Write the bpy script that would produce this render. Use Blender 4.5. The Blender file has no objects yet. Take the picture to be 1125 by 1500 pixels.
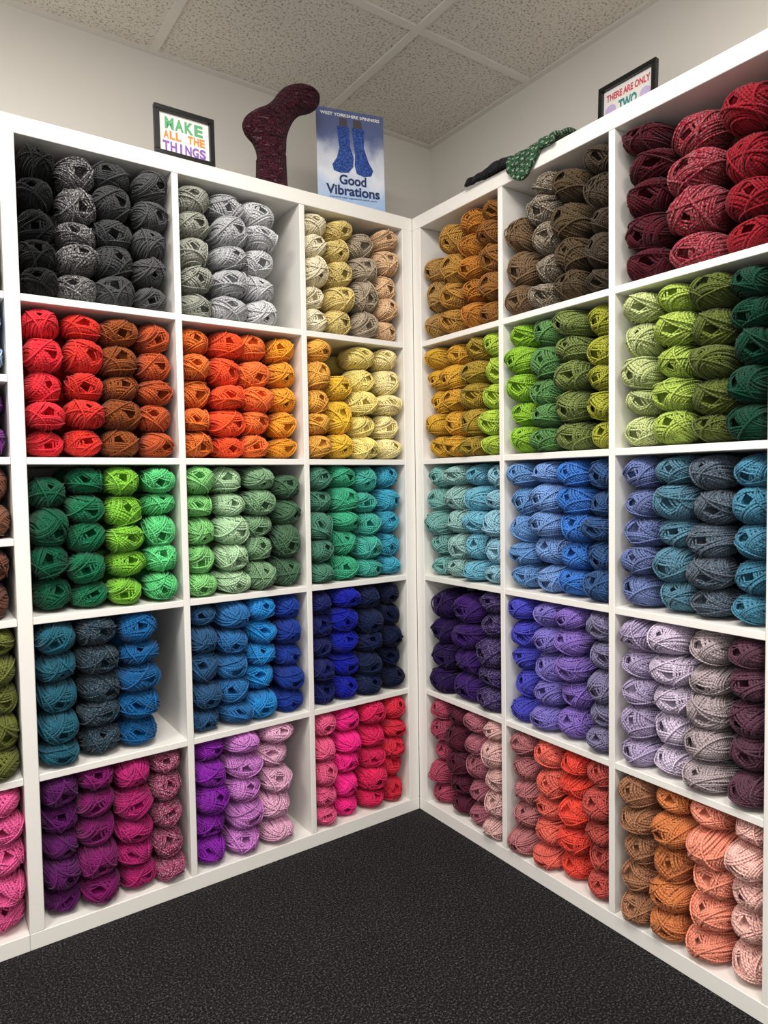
import bpy, math, random
import numpy as np
from mathutils import Matrix, Vector
rnd=random.Random(7)
S=bpy.context.scene
Z=[0.0,0.382,0.734,1.086,1.438,1.82]      # shelf board heights (m)
SX,SY=.9816,.9666                          # column pitch factors of the two shelf runs
H=2.288                                    # ceiling height

# ---------- helpers ----------
def srgb(h):
    h=h.lstrip('#'); v=[int(h[i:i+2],16)/255 for i in (0,2,4)]
    return [c/12.92 if c<.04045 else ((c+.055)/1.055)**2.4 for c in v]
def soft(h,s=.93):
    c=srgb(h); g=.3*c[0]+.59*c[1]+.11*c[2]
    return [g+(x-g)*s for x in c]
def mat(name,col,rough=.6,**k):
    m=bpy.data.materials.new(name); m.use_nodes=True
    b=m.node_tree.nodes['Principled BSDF']
    b.inputs['Base Color'].default_value=(*srgb(col),1); b.inputs['Roughness'].default_value=rough
    return m
def nn(m,t,**kw):
    n=m.node_tree.nodes.new(t)
    for k,v in kw.items(): setattr(n,k,v)
    return n
def lk(m,a,b): m.node_tree.links.new(a,b)
def mesh_obj(name,verts,faces,mats=None,smooth=False,parent=None):
    me=bpy.data.meshes.new(name); me.from_pydata([tuple(map(float,v)) for v in verts],[],faces); me.update()
    if smooth: me.shade_smooth()
    o=bpy.data.objects.new(name,me); S.collection.objects.link(o)
    for m in (mats or []): me.materials.append(m)
    if parent: o.parent=parent
    return o
class B:
    def __init__(s): s.v=[];s.f=[];s.mi=[]
    def box(s,a,b,mi=0):
        n=len(s.v)
        (x0,y0,z0),(x1,y1,z1)=a,b
        s.v+=[(x0,y0,z0),(x1,y0,z0),(x1,y1,z0),(x0,y1,z0),(x0,y0,z1),(x1,y0,z1),(x1,y1,z1),(x0,y1,z1)]
        s.f+=[tuple(n+i for i in t) for t in [(0,3,2,1),(4,5,6,7),(0,1,5,4),(1,2,6,5),(2,3,7,6),(3,0,4,7)]]
        s.mi+=[mi]*6
    def obj(s,name,mats,bev=0,parent=None):
        o=mesh_obj(name,s.v,s.f,mats,parent=parent)
        o.data.polygons.foreach_set('material_index',s.mi)
        if bev:
            m=o.modifiers.new('bevel','BEVEL'); m.width=bev; m.segments=1
        return o

# ---------- materials ----------
M_shelf=mat('white_laminate','#e9e6e0',.5)
M_wall=mat('wall_paint','#e2deD7',.85)
M_car=mat('carpet','#2c2c2e',.97); b=M_car.node_tree.nodes['Principled BSDF']
tc=nn(M_car,'ShaderNodeTexCoord')
n1=nn(M_car,'ShaderNodeTexNoise'); n1.inputs['Scale'].default_value=230; n1.inputs['Detail'].default_value=5; n1.inputs['Roughness'].default_value=.8
n2=nn(M_car,'ShaderNodeTexNoise'); n2.inputs['Scale'].default_value=7; n2.inputs['Detail'].default_value=4
cr=nn(M_car,'ShaderNodeValToRGB'); e_=cr.color_ramp.elements
e_[0].position=.38; e_[0].color=(*srgb('#080808'),1); e_[1].position=.66; e_[1].color=(*srgb('#837f80'),1)
x=e_.new(.53); x.color=(*srgb('#232223'),1)
mx=nn(M_car,'ShaderNodeMix',data_type='RGBA',blend_type='MULTIPLY'); mx.inputs[0].default_value=.4
lk(M_car,tc.outputs['Object'],n1.inputs['Vector']);lk(M_car,tc.outputs['Object'],n2.inputs['Vector'])
lk(M_car,n1.outputs['Fac'],cr.inputs[0]); lk(M_car,cr.outputs[0],mx.inputs[6]); lk(M_car,n2.outputs['Fac'],mx.inputs[7])
lk(M_car,mx.outputs[2],b.inputs['Base Color'])
bu=nn(M_car,'ShaderNodeBump'); bu.inputs['Strength'].default_value=.8; bu.inputs['Distance'].default_value=.004
lk(M_car,n1.outputs['Fac'],bu.inputs['Height']); lk(M_car,bu.outputs[0],b.inputs['Normal'])
b.inputs['Specular IOR Level'].default_value=.15
M_tile=mat('mineral_tile','#d6d2ca',.9); b=M_tile.node_tree.nodes['Principled BSDF']
tc=nn(M_tile,'ShaderNodeTexCoord')
n1=nn(M_tile,'ShaderNodeTexNoise'); n1.inputs['Scale'].default_value=150; n1.inputs['Detail'].default_value=3; n1.inputs['Distortion'].default_value=.4
cr=nn(M_tile,'ShaderNodeValToRGB'); e_=cr.color_ramp.elements
e_[0].position=.37; e_[0].color=(*srgb('#a8a195'),1); e_[1].position=.46; e_[1].color=(*srgb('#dfdad0'),1)
lk(M_tile,tc.outputs['Object'],n1.inputs['Vector']); lk(M_tile,n1.outputs['Fac'],cr.inputs[0]); lk(M_tile,cr.outputs[0],b.inputs['Base Color'])
bu=nn(M_tile,'ShaderNodeBump'); bu.inputs['Strength'].default_value=.6; bu.inputs['Distance'].default_value=.003
lk(M_tile,cr.outputs[0],bu.inputs['Height']); lk(M_tile,bu.outputs[0],b.inputs['Normal'])
M_tbar=mat('ceiling_tbar','#dedad2',.5)
def yarn_mat():
    m=mat('wool_yarn','#ffffff',1.0); b=m.node_tree.nodes['Principled BSDF']
    at=nn(m,'ShaderNodeAttribute',attribute_type='INSTANCER',attribute_name='col'); ge=nn(m,'ShaderNodeNewGeometry'); tc=nn(m,'ShaderNodeTexCoord')
    mr=nn(m,'ShaderNodeMapRange'); mr.inputs[3].default_value=.84; mr.inputs[4].default_value=1.1
    lk(m,ge.outputs['Random Per Island'],mr.inputs[0])
    nz=nn(m,'ShaderNodeTexNoise'); nz.inputs['Scale'].default_value=330; nz.inputs['Detail'].default_value=2
    lk(m,tc.outputs['Object'],nz.inputs['Vector'])
    th=nn(m,'ShaderNodeMapRange'); th.inputs[1].default_value=.48; th.inputs[2].default_value=.6
    lk(m,nz.outputs['Fac'],th.inputs[0])
    ma_=nn(m,'ShaderNodeAttribute',attribute_type='INSTANCER',attribute_name='marl')
    mu=nn(m,'ShaderNodeMath',operation='MULTIPLY'); lk(m,ma_.outputs['Fac'],mu.inputs[0]); lk(m,th.outputs[0],mu.inputs[1])
    ma=nn(m,'ShaderNodeMix',data_type='RGBA'); ma.inputs[7].default_value=(.72,.68,.64,1)
    lk(m,mu.outputs[0],ma.inputs[0]); lk(m,at.outputs['Color'],ma.inputs[6])
    nz2=nn(m,'ShaderNodeTexNoise'); nz2.inputs['Scale'].default_value=260
    mp=nn(m,'ShaderNodeMapping'); mp.inputs['Location'].default_value=(3,5,7); lk(m,tc.outputs['Object'],mp.inputs[0]); lk(m,mp.outputs[0],nz2.inputs['Vector'])
    th2=nn(m,'ShaderNodeMapRange'); th2.inputs[1].default_value=.45; th2.inputs[2].default_value=.6; lk(m,nz2.outputs['Fac'],th2.inputs[0])
    mx_=nn(m,'ShaderNodeMath',operation='MAXIMUM'); mx_.inputs[1].default_value=.12; lk(m,ma_.outputs['Fac'],mx_.inputs[0])
    mu2=nn(m,'ShaderNodeMath',operation='MULTIPLY'); lk(m,mx_.outputs[0],mu2.inputs[0]); lk(m,th2.outputs[0],mu2.inputs[1])
    om=nn(m,'ShaderNodeMath',operation='MULTIPLY_ADD'); om.inputs[1].default_value=-.9; om.inputs[2].default_value=1.03; lk(m,mu2.outputs[0],om.inputs[0])
    uv=nn(m,'ShaderNodeUVMap',uv_map='strand'); sx=nn(m,'ShaderNodeSeparateXYZ'); lk(m,uv.outputs[0],sx.inputs[0])
    ad=nn(m,'ShaderNodeMath',operation='MULTIPLY_ADD'); ad.inputs[1].default_value=2*math.pi; lk(m,sx.outputs[1],ad.inputs[0]); lk(m,sx.outputs[0],ad.inputs[2])
    sn=nn(m,'ShaderNodeMath',operation='SINE'); lk(m,ad.outputs[0],sn.inputs[0])
    tw=nn(m,'ShaderNodeMath',operation='MULTIPLY_ADD'); tw.inputs[1].default_value=.18; tw.inputs[2].default_value=1; lk(m,sn.outputs[0],tw.inputs[0])
    t1=nn(m,'ShaderNodeMath',operation='MULTIPLY'); lk(m,tw.outputs[0],t1.inputs[0]); lk(m,mr.outputs[0],t1.inputs[1])
    t2=nn(m,'ShaderNodeMath',operation='MULTIPLY'); lk(m,t1.outputs[0],t2.inputs[0]); lk(m,om.outputs[0],t2.inputs[1])
    vm=nn(m,'ShaderNodeVectorMath',operation='SCALE'); lk(m,ma.outputs[2],vm.inputs[0]); lk(m,t2.outputs[0],vm.inputs[3])
    lk(m,vm.outputs[0],b.inputs['Base Color'])
    bu=nn(m,'ShaderNodeBump'); bu.inputs['Strength'].default_value=.6; bu.inputs['Distance'].default_value=.0008
    lk(m,sn.outputs[0],bu.inputs['Height']); lk(m,bu.outputs[0],b.inputs['Normal'])
    b.inputs['Sheen Weight'].default_value=.1; b.inputs['Specular IOR Level'].default_value=.05
    return m
M_yarn=yarn_mat()

# ---------- yarn ball meshes: every ball is wound from real strands ----------
RX,RY,RZ=.042,.074,.036
def ball_mesh(seed,full=True):
    r=np.random.RandomState(seed+20)
    V=[];F=[];UV=[];base=0
    SEG,SD=28,4
    pn=r.uniform(2.15,2.5)
    def mapP(p,rad):
        k=(np.abs(p)**pn).sum(1)**(-1/pn)
        return p*k[:,None]*rad*np.array([RX,RY,RZ])
    ti=np.radians(r.uniform(5,26)); ta=r.uniform(0,6.28)
    pole=np.array([math.sin(ti)*math.cos(ta),-math.cos(ti),math.sin(ti)*math.sin(ta)])
    e1=np.cross(pole,[0,0,1.]); e1/=np.linalg.norm(e1); e2=np.cross(pole,e1)
    G=14; strands=[]
    az=r.uniform(0,6.28)
    for g in range(G):
        az+=2.4+r.uniform(-.4,.4)
        tilt=np.radians(r.uniform(-9,9))
        n=(e1*math.cos(az)+e2*math.sin(az))*math.cos(tilt)+pole*math.sin(tilt)
        a0=r.uniform(15,30); cnt=r.randint(5,9)
        rad=.85+.13*g/G
        for k in range(cnt):
            a=np.radians(a0+k*5.6+r.uniform(-.8,.8))
            strands.append((n+ r.normal(0,.022,3),math.sin(a),rad+r.uniform(-.01,.016),.018))
    for k in range(3):
        az=r.uniform(0,6.28); n=(e1*math.cos(az)+e2*math.sin(az))
        strands.append((n,math.sin(np.radians(r.uniform(18,45))),1.005+.014*k,.10))
    if not full: strands=[]
    for n,d,rad,wob in strands:
        n=n/np.linalg.norm(n)
        u=np.array([0,-1.,0]); u=u-n*(u@n); u/=np.linalg.norm(u); v=np.cross(n,u)
        t=np.linspace(-2.0,2.0,SEG)
        dd=np.clip(d+wob*np.sin(t*r.randint(1,3)+r.uniform(0,6.28)),-.97,.97)
        p=n[None]*dd[:,None]+np.sqrt(1-dd**2)[:,None]*(np.cos(t)[:,None]*u+np.sin(t)[:,None]*v)
        P=mapP(p,rad)
        T=np.gradient(P,axis=0); ln=np.linalg.norm(T,axis=1); T/=ln[:,None]
        cum=np.concatenate([[0],np.cumsum(ln[:-1])])*2*math.pi/.0062
        O=P/np.array([RX,RY,RZ])**2; O-=T*(O*T).sum(1)[:,None]; O/=np.linalg.norm(O,axis=1)[:,None]
        Sd=np.cross(T,O); sr=.0022
        for s in range(SD):
            an=2*math.pi*s/SD
            V.append(P+O*math.cos(an)*sr*.85+Sd*math.sin(an)*sr)
        i=np.arange(SEG-1); j=i+1
        for s in range(SD):
            s2=(s+1)%SD
            F.append(np.stack([base+s*SEG+i,base+s*SEG+j,base+s2*SEG+j,base+s2*SEG+i],1))
            a=np.full(SEG-1,s/SD); c=np.full(SEG-1,(s+1)/SD)
            UV.append(np.stack([cum[i],a,cum[j],a,cum[j],c,cum[i],c],1))
        base+=SD*SEG
    NU,NV=20,14
    th=np.linspace(.02,math.pi-.02,NV)
    C=[]
    for a in th:
        for b_ in np.linspace(0,2*math.pi,NU,endpoint=False):
            q_=math.cos(a)*pole+ math.sin(a)*(e1*math.cos(b_)+e2*math.sin(b_))
            dim=1-.7*math.exp(-(a/.34)**2)-.45*math.exp(-((math.pi-a)/.3)**2)
            C.append(q_*dim)
    C=np.array(C); k=np.linalg.norm(C,axis=1)
    Cn=C/k[:,None]; V.append(mapP(Cn,.86 if full else .93)*k[:,None])
    for i in range(NV-1):
        j=np.arange(NU); j2=(j+1)%NU
        F.append(np.stack([base+i*NU+j,base+i*NU+j2,base+(i+1)*NU+j2,base+(i+1)*NU+j],1)); UV.append(np.zeros((NU,8)))
    V=np.concatenate(V);F=np.concatenate(F);UV=np.concatenate(UV)
    me=bpy.data.meshes.new('yarn_ball_mesh_%d'%seed)
    me.vertices.add(len(V)); me.vertices.foreach_set('co',V.astype(np.float32).ravel())
    me.loops.add(F.size); me.loops.foreach_set('vertex_index',F.astype(np.int32).ravel())
    me.polygons.add(len(F)); me.polygons.foreach_set('loop_start',np.arange(0,F.size,4,dtype=np.int32))
    l=me.uv_layers.new(name='strand'); l.data.foreach_set('uv',UV.astype(np.float32).ravel())
    me.update(calc_edges=True); me.validate(); me.shade_smooth(); me.materials.append(M_yarn)
    return me
NB=9
bcol=bpy.data.collections.new('yarn_ball_variants')
for s in range(NB+1):
    me=ball_mesh(s,s<NB)
    bcol.objects.link(bpy.data.objects.new('yarn_ball.%03d'%s,me))
ng=bpy.data.node_groups.new('yarn_balls_instancer','GeometryNodeTree')
ng.interface.new_socket('Geometry',in_out='INPUT',socket_type='NodeSocketGeometry')
ng.interface.new_socket('Geometry',in_out='OUTPUT',socket_type='NodeSocketGeometry')
N=ng.nodes; gi=N.new('NodeGroupInput'); go=N.new('NodeGroupOutput')
ci=N.new('GeometryNodeCollectionInfo'); ci.inputs['Collection'].default_value=bcol; ci.inputs['Separate Children'].default_value=True; ci.inputs['Reset Children'].default_value=True
ip=N.new('GeometryNodeInstanceOnPoints'); ip.inputs['Pick Instance'].default_value=True
def na(t,nm):
    a=N.new('GeometryNodeInputNamedAttribute'); a.data_type=t; a.inputs['Name'].default_value=nm; return a.outputs[0]
er=N.new('FunctionNodeEulerToRotation')
Lk=ng.links.new
Lk(gi.outputs[0],ip.inputs['Points']); Lk(ci.outputs[0],ip.inputs['Instance']); Lk(na('INT','idx'),ip.inputs['Instance Index'])
Lk(na('FLOAT_VECTOR','rot'),er.inputs[0]); Lk(er.outputs[0],ip.inputs['Rotation']); Lk(na('FLOAT_VECTOR','scl'),ip.inputs['Scale'])
Lk(ip.outputs[0],go.inputs[0])
def balls_obj(name,items):
    me=bpy.data.meshes.new(name); me.from_pydata([i[0] for i in items],[],[])
    for nm,t,k,key in (('rot','FLOAT_VECTOR',1,'vector'),('scl','FLOAT_VECTOR',2,'vector'),('col','FLOAT_COLOR',3,'color')):
        a=me.attributes.new(nm,t,'POINT'); a.data.foreach_set(key,[float(x) for i in items for x in i[k]])
    a=me.attributes.new('marl','FLOAT','POINT'); a.data.foreach_set('value',[float(i[4]) for i in items])
    a=me.attributes.new('idx','INT','POINT'); a.data.foreach_set('value',[int(i[5]) for i in items])
    o=bpy.data.objects.new(name,me); S.collection.objects.link(o)
    m=o.modifiers.new('instances','NODES'); m.node_group=ng
    return o

def cell_balls(side,u0,u1,z0,z1,stacks,gap=0.0,marl={},counts=None,name='yarn_balls',nz=5):
    W=(u1-u0)-.004; n=len(stacks); w=W*(1-gap)/n
    H_=z1-z0; items=[]
    for i,c in enumerate(stacks):
        cnt=(counts[i] if counts else nz)
        fullh=H_*.985 if cnt>=nz else H_*(.92 if cnt==4 else .72)
        hs=[rnd.uniform(.84,1.16) for _ in range(cnt)]; t=sum(hs); hs=[fullh*x/t for x in hs]
        col=soft(c); z=z0+.001
        off=rnd.uniform(-.003,.003)
        if i==0: off=.001
        for k in range(cnt):
            h=hs[k]
            edge=(i==0 or (i==n-1 and gap==0)); zed=(k==0 or k==cnt-1)
            for lay in range(2):
                hue=rnd.uniform(.93,1.05)
                u=u0+.002+(i+.5)*w+off+rnd.uniform(-.005,.005)*(0.3 if edge else 1)
                dep=(.070 if lay==0 else .235)+rnd.uniform(-.016,.010)
                sx=w/2/RX*(.98 if edge else 1.09); sz=h/2/RZ*(1.0 if zed else 1.10)
                scl=(sx*rnd.uniform(.92,1.03),rnd.uniform(.92,1.02),sz*rnd.uniform(.96,1.02))
                flip=rnd.choice([0,math.pi])+rnd.uniform(-.2,.2)
                yaw=rnd.uniform(-.12,.12)-(math.pi/2 if side=='R' else 0)
                zz=z+h/2
                loc=(u,dep,zz) if side=='L' else (dep,-u,zz)
                items.append((loc,(rnd.uniform(-.08,.08),flip,yaw),scl,(*[min(1,x*hue) for x in col],1),marl.get(i,0),rnd.randrange(NB) if lay==0 else NB))
            z+=h
    return balls_obj(name,items)

TH=.008
xA,xB,xC=-1.099*SX,-.734*SX,-.382*SX
cols=[(xA+.015,xB-TH),(xB+TH,xC-TH),(xC+TH,-.038)]
zr=[(1.446,1.782),(1.094,1.430),(.742,1.078),(.390,.726),(.038,.374)]
L=[
 [dict(s=['#121214','#4c4c50','#444547','#545557'],m={1:.55}),dict(s=['#a2a498','#b8b9bc','#d0d0d2'],g=.17),dict(s=['#f4e8c6','#e4cc7c','#b5a48c','#ecc496'],c=(5,5,4,5))],
 [dict(s=['#e81c30','#e0281c','#904818','#c0501a']),dict(s=['#e6701a','#ff5412','#ff7824','#ffa804']),dict(s=['#f2b03c','#facb24','#fae684','#fdeca6'],c=(5,3,5,5))],
 [dict(s=['#06563a','#0c6c46','#78bc28','#58d07c'],c=(4,5,5,5)),dict(s=['#84d078','#acd0a4','#7ca47a','#486e50'],c=(5,5,5,4)),dict(s=['#4a866e','#34ac80','#40b4a2','#34a6c4'])],
 [dict(s=['#185a6e','#0e3446','#065a94'],g=.17,m={1:.12}),dict(s=['#24527c','#226caa','#108ad4','#143c9e']),dict(s=['#182062','#0e1ca8','#12204a','#0a1638'])],
 [dict(s=['#5c125e','#7c1060','#b2146c','#a01a60'],m={3:.4}),dict(s=['#8c18aa','#cc7ccc','#e2a8c6'],g=.15),dict(s=['#ec588a','#ff0490','#e20858','#e21c40'])],
]
for r_,row in enumerate(L):
    for c_,d in enumerate(row):
        cell_balls('L',cols[c_][0],cols[c_][1],zr[r_][0],zr[r_][1],d['s'],d.get('g',0),d.get('m',{}),d.get('c'))
yb=[.382*SY,.734*SY,1.086*SY]; yend=1.468*SY
rc=[(.038,yb[0]-TH),(yb[0]+TH,yb[1]-TH),(yb[1]+TH,yb[2]-TH),(yb[2]+TH,yend-.038)]
Rr=[
 [dict(s=['#ac8444','#bc8a34','#bc781c','#946024'],c=(3,4,5,5)),dict(s=['#785e42','#7c6c54','#54442e','#44392c'],m={1:.45},c=(3,5,4,5)),dict(s=['#4c121e','#90142c','#8c0c20'],m={1:.16},c=(5,4,4))],
 [dict(s=['#daa81c','#d6a01c','#a88c24','#b0cc34']),dict(s=['#8cbe20','#5a8c4a','#687a28','#9ca024'],m={2:.14}),dict(s=['#bcc884','#a4bc48','#586424','#063e2a'])],
 [dict(s=['#78b4ae','#94beb8','#6cb4cc','#8cc0d4']),dict(s=['#6496d0','#7098d2','#3476cc','#305486']),dict(s=['#6878ac','#507e94','#445668','#3e7e9a'],m={2:.14})],
 [dict(s=['#28104a','#3c1c68','#341a60'],m={2:.15},c=(4,4,5)),dict(s=['#4848c0','#7c70c4','#8468c0','#7c789c']),dict(s=['#ac9cc0','#ccbcd4','#ac9ca0','#5e384a'])],
 [dict(s=['#b04460','#5c1c32','#b06474','#dcaca8']),dict(s=['#b46c70','#ee6858','#f24430','#c04c44']),dict(s=['#a87350','#d07a40','#f29478','#f2bcb2'])],
]
for r_,row in enumerate(Rr):
    for c_,d in enumerate(row):
        cell_balls('R',rc[c_][0],rc[c_][1],zr[r_][0],zr[r_][1],d['s'],d.get('g',0),d.get('m',{}),d.get('c'))
extra=['#7c1428','#204c34','#3c6c90','#60404c','#f0c8b8']
for r_,c in enumerate(extra):
    cell_balls('R',rc[3][0],rc[3][1],zr[r_][0],zr[r_][1],[c]*4)
fx0,fx1=xA-.015-.336,xA-.015
ucol=[('#2c2c30',),('#a8c0e4','#7c2a8c'),('#805038','#6c4030'),('#646a28',),('#e45494',)]
for r_,cs in enumerate(ucol):
    z0,z1=zr[r_]
    if len(cs)==1: cell_balls('L',fx0,fx1,z0,z1,[cs[0]]*4)
    else:
        zm=(z0+z1)/2
        cell_balls('L',fx0,fx1,zm+.008,z1,[cs[0]]*4,nz=2)
        cell_balls('L',fx0,fx1,z0,zm-.008,[cs[1]]*4,nz=2)

# ---------- shelves ----------
D=.39
def unit_L():
    b=B()
    b.box((xA-.015,0,0),(0,D,.038)); b.box((xA-.015,0,1.782),(0,D,1.82))
    b.box((-.038,0,.038),(0,D,1.782)); b.box((xA-.015,0,.038),(xA+.015,D,1.782))
    for x in (xC,xB): b.box((x-TH,.001,.038),(x+TH,D-.001,1.782))
    for z in Z[1:5]: 
        for x0,x1 in cols:
            b.box((x0,.002,z-TH),(x1,D-.002,z+TH))
    return b.obj('cube_shelf_unit',[M_shelf],.0012)
def unit_far():
    b=B(); x0,x1=fx0-.03,xA-.0155
    b.box((x0,0,0),(x1,D,.038)); b.box((x0,0,1.782),(x1,D,1.82)); b.box((x0,0,.038),(fx0,D,1.782))
    for z in Z[1:5]: b.box((fx0,.002,z-TH),(x1,D-.002,z+TH))
    for r_ in (1,2):
        zm=sum(zr[r_])/2; b.box((fx0,.002,zm-TH),(x1,D-.002,zm+TH))
    return b.obj('cube_shelf_unit',[M_shelf],.0012)
def unit_R():
    b=B(); e=-yend
    b.box((0,e,0),(D,0,.038)); b.box((0,e,1.782),(D,0,1.82)); b.box((0,-.038,.038),(D,0,1.782)); b.box((0,e,.038),(D,e+.038,1.782))
    for y in yb: b.box((.001,-y-TH,.038),(D-.001,-y+TH,1.782))
    for z in Z[1:5]:
        for a,c in rc: b.box((.002,-c,z-TH),(D-.002,-a,z+TH))
    return b.obj('cube_shelf_unit',[M_shelf],.0012)
unit_L();unit_far();unit_R()

# ---------- room ----------
RC=.4; RX0,RY0=-3.1,-3.4
b=B(); b.box((RX0,RY0,-.05),(RC,RC,0)); b.obj('floor',[M_car])
b=B(); b.box((RX0,RC,-.05),(RC+.1,RC+.1,H+.1)); b.obj('wall_left',[M_wall])
b=B(); b.box((RC,RY0,-.05),(RC+.1,RC,H+.1)); b.obj('wall_right',[M_wall])
b=B(); b.box((RX0,RY0,H+.006),(RC,RC,H+.05),0)
gx,gy,GP=-.059,-.115,.585
xs=[gx+k*GP for k in range(-8,3) if RX0<gx+k*GP<RC]; ys=[gy+k*GP for k in range(-8,3) if RY0<gy+k*GP<RC]
for x in xs: b.box((x-.012,RY0,H),(x+.012,RC-.02,H+.0065),1)
for y in ys:
    e_=[RX0]+[v for x in xs for v in (x-.012,x+.012)]+[RC-.02]
    for a,c in zip(e_[::2],e_[1::2]): b.box((a,y-.012,H),(c,y+.012,H+.0065),1)
b.box((RX0,RC-.02,H),(RC-.0,RC,H+.0068),1); b.box((RC-.02,RY0,H),(RC,RC-.02,H+.0068),1)
b.obj('ceiling',[M_tile,M_tbar])

# ---------- things standing on top of the shelves ----------
TOP=1.82
def flat_frame(name,p0,p1,lean=0):
    o=bpy.data.objects.new(name,None); S.collection.objects.link(o); o.empty_display_size=.05
    X=Vector((p1[0]-p0[0],p1[1]-p0[1],0)); w=X.length; X.normalize(); U=Vector((0,0,1)); Nn=X.cross(U)
    U2=(U*math.cos(lean)-Nn*math.sin(lean)); N2=X.cross(U2)
    o.matrix_world=Matrix(((X.x,U2.x,N2.x,p0[0]),(X.y,U2.y,N2.y,p0[1]),(X.z,U2.z,N2.z,TOP+.0005),(0,0,0,1)))
    return o,w
def text(parent,name,body,cx,cy,w,h,m,z,bold=.0):
    c=bpy.data.curves.new(name,'FONT'); c.body=body; c.align_x='CENTER'; c.align_y='CENTER'; c.size=1; c.offset=bold; c.extrude=0
    o=bpy.data.objects.new(name,c); S.collection.objects.link(o)
    bpy.context.view_layer.update()
    dg=bpy.context.evaluated_depsgraph_get(); me=bpy.data.meshes.new_from_object(o.evaluated_get(dg))
    bpy.data.objects.remove(o)
    co_=np.array([v.co[:] for v in me.vertices]); mn=co_.min(0); mxx=co_.max(0)
    for v in me.vertices:
        v.co=((v.co.x-(mn[0]+mxx[0])/2)/(mxx[0]-mn[0])*w+cx,(v.co.y-(mn[1]+mxx[1])/2)/(mxx[1]-mn[1])*h+cy,z)
    me.materials.clear(); me.materials.append(m)
    o=bpy.data.objects.new(name,me); S.collection.objects.link(o); o.parent=parent
    return o
M_black=mat('black_frame','#121213',.35); M_mat=mat('print_paper','#ece9e3',.7)
PAL=[mat('print_%d'%i,c,.7) for i,c in enumerate(['#5fa877','#8a5fb0','#e08a3c','#3f8fb8','#d8577e','#c9b13a'])]
def frame_geo(E,w,h,bd=.012,d=.014):
    b=B(); b.box((0,0,0),(w,bd,d)); b.box((0,h-bd,0),(w,h,d)); b.box((0,bd,0),(bd,h-bd,d)); b.box((w-bd,bd,0),(w,h-bd,d)); b.box((bd,bd,0),(w-bd,h-bd,.003))
    b.obj('frame_border',[M_black],.001,E)
    b=B(); b.box((bd,bd,.003),(w-bd,h-bd,.004)); b.obj('print_paper',[M_mat],0,E)
E,w=flat_frame('framed_typography_print',(-.763,.018),(-.615,.018),.02); h=.118
frame_geo(E,w,h)
iw=w-.024
ln=[('MAKE',.78),('ALL THE',.84),('THINGS',.88)]
rows=[(.70,.24),(.465,.17),(.235,.20)]
k=0
for (t,fw),(cy,fh) in zip(ln,rows):
    Wt=iw*fw; n=len(t); cw=Wt/n
    for i,ch in enumerate(t):
        if ch!=' ':
            text(E,'letter_%d'%k,ch,w/2-Wt/2+(i+.5)*cw,h*cy,cw*(.3 if ch=='I' else .9),h*fh,PAL[(k*5+i)%6],.0046,.045)
        k+=1
XR=.24
E,w=flat_frame('framed_typography_print',(XR,-.496),(XR,-.662),.04); h=.219
frame_geo(E,w,h)
text(E,'line_1','THERE ARE ONLY',w/2,h-.013-.02,w*.76,.018,mat('print_red','#d0485a',.7),.0046,.035)
text(E,'line_2','TWO',w/2,h-.013-.052,w*.32,.028,mat('print_teal','#3a8f90',.7),.0046,.045)
text(E,'line_3','SEASONS',w/2,h-.013-.10,w*.6,.02,PAL[1],.0046,.03)
M_lil=mat('print_lilac','#c9b6e0',.7)
for kx in (.2,.8):
    vs=[(w*kx+.016*math.cos(t),h-.067+.016*math.sin(t),.0045) for t in np.linspace(0,2*math.pi,25)[:-1]]
    mesh_obj('print_dot',vs,[tuple(range(24))],[M_lil],parent=E)
E,w=flat_frame('sock_yarn_poster',(-.258,.115),(-.056,.06),.03); h=.3125
M_po=mat('poster_print','#9fb4d8',.35); b_=M_po.node_tree.nodes['Principled BSDF']
tc=nn(M_po,'ShaderNodeTexCoord'); sp=nn(M_po,'ShaderNodeSeparateXYZ'); lk(M_po,tc.outputs['Generated'],sp.inputs[0])
nz=nn(M_po,'ShaderNodeTexNoise'); nz.inputs['Scale'].default_value=4; nz.inputs['Detail'].default_value=4; lk(M_po,tc.outputs['Generated'],nz.inputs['Vector'])
ad=nn(M_po,'ShaderNodeMath',operation='MULTIPLY_ADD'); ad.inputs[1].default_value=.45; lk(M_po,nz.outputs['Fac'],ad.inputs[0]); lk(M_po,sp.outputs[1],ad.inputs[2])
cr=nn(M_po,'ShaderNodeValToRGB'); el=cr.color_ramp.elements; el[0].position=.15; el[0].color=(*srgb('#86a6d4'),1); el[1].position=1; el[1].color=(*srgb('#5c6894'),1)
for p_,c_ in ((.42,'#a8c0e0'),(.66,'#e2e6ee'),(.8,'#ccd0de'),(.92,'#8a92b4')):
    x=el.new(p_); x.color=(*srgb(c_),1)
lk(M_po,ad.outputs[0],cr.inputs[0]); lk(M_po,cr.outputs[0],b_.inputs['Base Color'])
b=B(); b.box((0,0,0),(w,h,.0012)); b.obj('poster_sheet',[M_po],0,E)
def sockmat(name,c1,c2,sc):
    m=mat(name,c1,.8); b=m.node_tree.nodes['Principled BSDF']; tc=nn(m,'ShaderNodeTexCoord'); v=nn(m,'ShaderNodeTexNoise'); v.inputs['Scale'].default_value=sc; lk(m,tc.outputs['Object'],v.inputs['Vector'])
    cr=nn(m,'ShaderNodeValToRGB'); cr.color_ramp.elements[0].position=.42; cr.color_ramp.elements[0].color=(*srgb(c1),1); cr.color_ramp.elements[1].position=.66; cr.color_ramp.elements[1].color=(*srgb(c2),1)
    lk(m,v.outputs['Fac'],cr.inputs[0]); lk(m,cr.outputs[0],b.inputs['Base Color']); return m
M_ps=sockmat('poster_sock','#16347e','#4066b4',220); M_leg=mat('poster_leg','#4c4650',.6)
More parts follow.
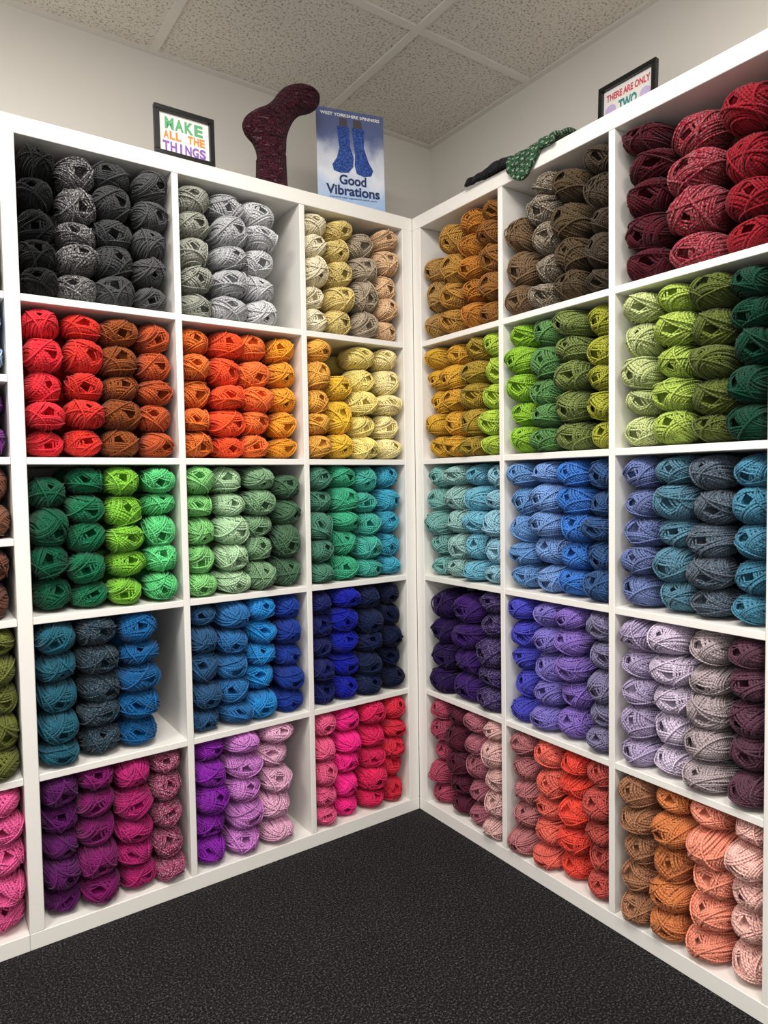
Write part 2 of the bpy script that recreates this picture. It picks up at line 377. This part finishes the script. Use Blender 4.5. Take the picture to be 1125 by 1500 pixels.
def poly(name,pts,m,z): mesh_obj(name,[(w*x,h*(y+.045),z) for x,y in pts],[tuple(range(len(pts)))],[m],parent=E)
poly('leg_1',[(.34,.88),(.45,.88),(.46,.78),(.33,.78)],M_leg,.0014); poly('leg_2',[(.54,.88),(.66,.88),(.69,.78),(.54,.78)],M_leg,.0014)
poly('sock_1',[(.30,.80),(.48,.80),(.49,.62),(.54,.52),(.53,.43),(.46,.37),(.34,.36),(.24,.375),(.22,.43),(.29,.50),(.33,.60)],M_ps,.0016)
poly('sock_2',[(.52,.80),(.71,.80),(.70,.62),(.76,.50),(.83,.42),(.80,.365),(.68,.35),(.58,.37),(.55,.44),(.56,.55)],M_ps,.0017)
M_navy=mat('poster_navy','#16265c',.5); M_wt=mat('poster_white','#ffffff',.5)
text(E,'headline_1','Good',w*.52,h*.345,w*.40,h*.095,M_navy,.002,.03)
text(E,'headline_2','Vibrations',w*.52,h*.243,w*.80,h*.095,M_navy,.002,.03)
text(E,'caption','a brand new signature sock yarn',w*.52,h*.172,w*.7,h*.022,M_navy,.002,.01)
text(E,'banner','WEST YORKSHIRE SPINNERS',w*.5,h*.95,w*.88,h*.03,M_wt,.002,.02)

def knit(name,cols_,sc=28,zs=3.2,bands=False):
    m=mat(name,cols_[0],.95); b=m.node_tree.nodes['Principled BSDF']; tc=nn(m,'ShaderNodeTexCoord')
    mp=nn(m,'ShaderNodeMapping'); mp.inputs['Scale'].default_value=(1,1,zs); lk(m,tc.outputs['Object'],mp.inputs[0])
    nz=nn(m,'ShaderNodeTexNoise'); nz.inputs['Scale'].default_value=sc; nz.inputs['Detail'].default_value=3; nz.inputs['Roughness'].default_value=.7; lk(m,mp.outputs[0],nz.inputs['Vector'])
    cr=nn(m,'ShaderNodeValToRGB'); el=cr.color_ramp.elements
    n=len(cols_); el[0].position=.34; el[0].color=(*srgb(cols_[0]),1); el[1].position=.66; el[1].color=(*srgb(cols_[-1]),1)
    for i in range(1,n-1):
        x=el.new(.34+.32*i/(n-1)); x.color=(*srgb(cols_[i]),1)
    lk(m,nz.outputs['Fac'],cr.inputs[0]); out=cr.outputs[0]
    if bands:
        sp=nn(m,'ShaderNodeSeparateXYZ'); lk(m,tc.outputs['Object'],sp.inputs[0])
        w1=nn(m,'ShaderNodeMath',operation='MULTIPLY'); w1.inputs[1].default_value=200; lk(m,sp.outputs[1],w1.inputs[0])
        s1=nn(m,'ShaderNodeMath',operation='SINE'); lk(m,w1.outputs[0],s1.inputs[0])
        xz=nn(m,'ShaderNodeMath',operation='ADD'); lk(m,sp.outputs[0],xz.inputs[0]); lk(m,sp.outputs[2],xz.inputs[1])
        w2=nn(m,'ShaderNodeMath',operation='MULTIPLY'); w2.inputs[1].default_value=420; lk(m,xz.outputs[0],w2.inputs[0])
        s2=nn(m,'ShaderNodeMath',operation='SINE'); lk(m,w2.outputs[0],s2.inputs[0])
        pr=nn(m,'ShaderNodeMath',operation='MULTIPLY'); lk(m,s1.outputs[0],pr.inputs[0]); lk(m,s2.outputs[0],pr.inputs[1])
        gt=nn(m,'ShaderNodeMath',operation='GREATER_THAN'); gt.inputs[1].default_value=.5; lk(m,pr.outputs[0],gt.inputs[0])
        mi=nn(m,'ShaderNodeMix',data_type='RGBA'); mi.inputs[7].default_value=(*srgb('#9fb09a'),1); lk(m,gt.outputs[0],mi.inputs[0]); lk(m,out,mi.inputs[6]); out=mi.outputs[2]
    vo=nn(m,'ShaderNodeTexVoronoi'); vo.inputs['Scale'].default_value=210; lk(m,tc.outputs['Object'],vo.inputs['Vector'])
    mr=nn(m,'ShaderNodeMapRange'); mr.inputs[1].default_value=0; mr.inputs[2].default_value=.7; mr.inputs[3].default_value=1.3; mr.inputs[4].default_value=.3; lk(m,vo.outputs['Distance'],mr.inputs[0])
    vm=nn(m,'ShaderNodeVectorMath',operation='SCALE'); lk(m,out,vm.inputs[0]); lk(m,mr.outputs[0],vm.inputs[3]); lk(m,vm.outputs[0],b.inputs['Base Color'])
    bu=nn(m,'ShaderNodeBump'); bu.inputs['Strength'].default_value=1; bu.inputs['Distance'].default_value=.003; bu.invert=True
    lk(m,vo.outputs['Distance'],bu.inputs['Height']); lk(m,bu.outputs[0],b.inputs['Normal'])
    b.inputs['Sheen Weight'].default_value=.05; b.inputs['Specular IOR Level'].default_value=.1
    return m
# display sock: cross-sections from the cuff (on the shelf) up over the heel to the toe (x,z pairs, m)
YS=.055
pw=np.array([(-.479,1.82,-.394,1.82),(-.476,1.885,-.397,1.904),(-.477,1.916,-.394,1.937),(-.489,1.940,-.392,1.963),(-.508,1.954,-.387,1.984),(-.517,1.974,-.378,2.006),(-.509,1.998,-.365,2.028),(-.484,2.022,-.348,2.046),(-.451,2.043,-.329,2.058),(-.428,2.065,-.311,2.066),(-.411,2.089,-.296,2.078),(-.391,2.110,-.286,2.095),(-.359,2.126,-.286,2.112),(-.327,2.133,-.297,2.127)])
NR=80
tt=np.linspace(0,len(pw)-1,NR)
def cat(P,t):
    i=min(int(t),len(P)-2); f_=t-i; g=lambda k:P[max(0,min(len(P)-1,k))]
    a,b_,c_,d=g(i-1),g(i),g(i+1),g(i+2)
    return .5*((2*b_)+(-a+c_)*f_+(2*a-5*b_+4*c_-d)*f_**2+(-a+3*b_-3*c_+d)*f_**3)
V=[];F=[];NS=32
for i,t in enumerate(tt):
    r4=cat(pw,t); cx,cz=(r4[0]+r4[2])/2,(r4[1]+r4[3])/2; hx,hz=(r4[2]-r4[0])/2,(r4[3]-r4[1])/2
    R_=math.hypot(hx,hz); dr=min(R_*.85,.036)
    for s in range(NS):
        an=2*math.pi*s/NS; rib=1.04+.025*math.cos(an*16) if i<9 else 1
        V.append((cx+hx*rib*math.cos(an),YS+dr*rib*math.sin(an),max(TOP+.0005,cz+hz*rib*math.cos(an))))
for i in range(NR-1):
    for s in range(NS):
        s2=(s+1)%NS; F.append((i*NS+s,i*NS+s2,(i+1)*NS+s2,(i+1)*NS+s))
F.append(tuple(range(NS))); F.append(tuple((NR-1)*NS+s for s in reversed(range(NS))))
mesh_obj('knitted_display_sock',V,F,[knit('variegated_knit',['#10101a','#3c1420','#20202c','#6c2430','#1c1a26','#5a2230','#7a6068'],34,7)],True)

def drape(name,u0,u1,hang,top,m,xb=.2,nu=40,nv=40):
    V=[];F=[]
    for i in range(nu):
        s=i/(nu-1); u=u0+(u1-u0)*s; hg=hang(s); tp=top(s); Ltop=xb; Lt=Ltop+hg
        for j in range(nv):
            v=j/(nv-1)*Lt; wv=.004*math.sin(u*60+v*35)+.003*math.sin(u*110-v*60)
            if v<Ltop:
                x=xb-v-.008; k=math.sin(math.pi*min(1,v/Ltop*.9+.06)); z=TOP+.007+tp*k+abs(wv)
                if v>Ltop-.02: z=min(z,TOP+.009+(Ltop-v)*.9+tp*.3)
            else: x=-.0085-abs(wv)*.6; z=TOP+.004-(v-Ltop)
            V.append((x,-u,z))
    for i in range(nu-1):
        for j in range(nv-1): F.append((i*nv+j,i*nv+j+1,(i+1)*nv+j+1,(i+1)*nv+j))
    o=mesh_obj(name,V,F,[m],True)
    md=o.modifiers.new('thick','SOLIDIFY'); md.thickness=.009; md.offset=0
    return o
M_gk=knit('green_knit',['#2c4a34','#3c6446','#4c7654'],42,1,True); M_bk=knit('black_knit',['#101012','#1c1c20','#26262a'],40)
drape('knitted_sock',.410,.560,lambda s:.008+.050*max(0,math.sin(math.pi*min(1,s*1.3+.1))),lambda s:.022+.008*s,M_gk,xb=.15)
drape('knitted_sock',.255,.418,lambda s:.004,lambda s:.012+.03*math.sin(math.pi*(.15+.7*s)),M_bk,xb=.14)

# ---------- lights ----------
def area(name,loc,rot,size,power,col=(1,.96,.905)):
    l=bpy.data.lights.new(name,'AREA'); l.energy=power; l.size=size; l.color=col
    o=bpy.data.objects.new(name,l); S.collection.objects.link(o); o.location=loc; o.rotation_euler=rot
for x,y in ((-1.0,-1.0),(-2.2,-1.0),(-1.0,-2.2)):
    area('ceiling_panel_light',(x,y,H-.01),(0,0,0),.58,31)
w_=bpy.data.worlds.new('World'); S.world=w_; w_.use_nodes=True
w_.node_tree.nodes['Background'].inputs[0].default_value=(1,.975,.94,1); w_.node_tree.nodes['Background'].inputs[1].default_value=.97

# ---------- camera ----------
cam=bpy.data.cameras.new('camera'); co=bpy.data.objects.new('camera',cam); S.collection.objects.link(co)
C=(-1.2736,-1.6503,1.0306); a,pi,ro=.9606,-.0460,-.0155
f=np.array([math.cos(a)*math.cos(pi),math.sin(a)*math.cos(pi),math.sin(pi)])
r0=np.array([math.sin(a),-math.cos(a),0]); u0=np.cross(r0,f)
r=r0*math.cos(ro)+u0*math.sin(ro); u=-r0*math.sin(ro)+u0*math.cos(ro)
co.matrix_world=Matrix(((r[0],u[0],-f[0],C[0]),(r[1],u[1],-f[1],C[1]),(r[2],u[2],-f[2],C[2]),(0,0,0,1)))
cam.sensor_width=36; cam.lens=991.2*36/1500; cam.clip_start=.01
S.camera=co
S.view_settings.view_transform='Standard'
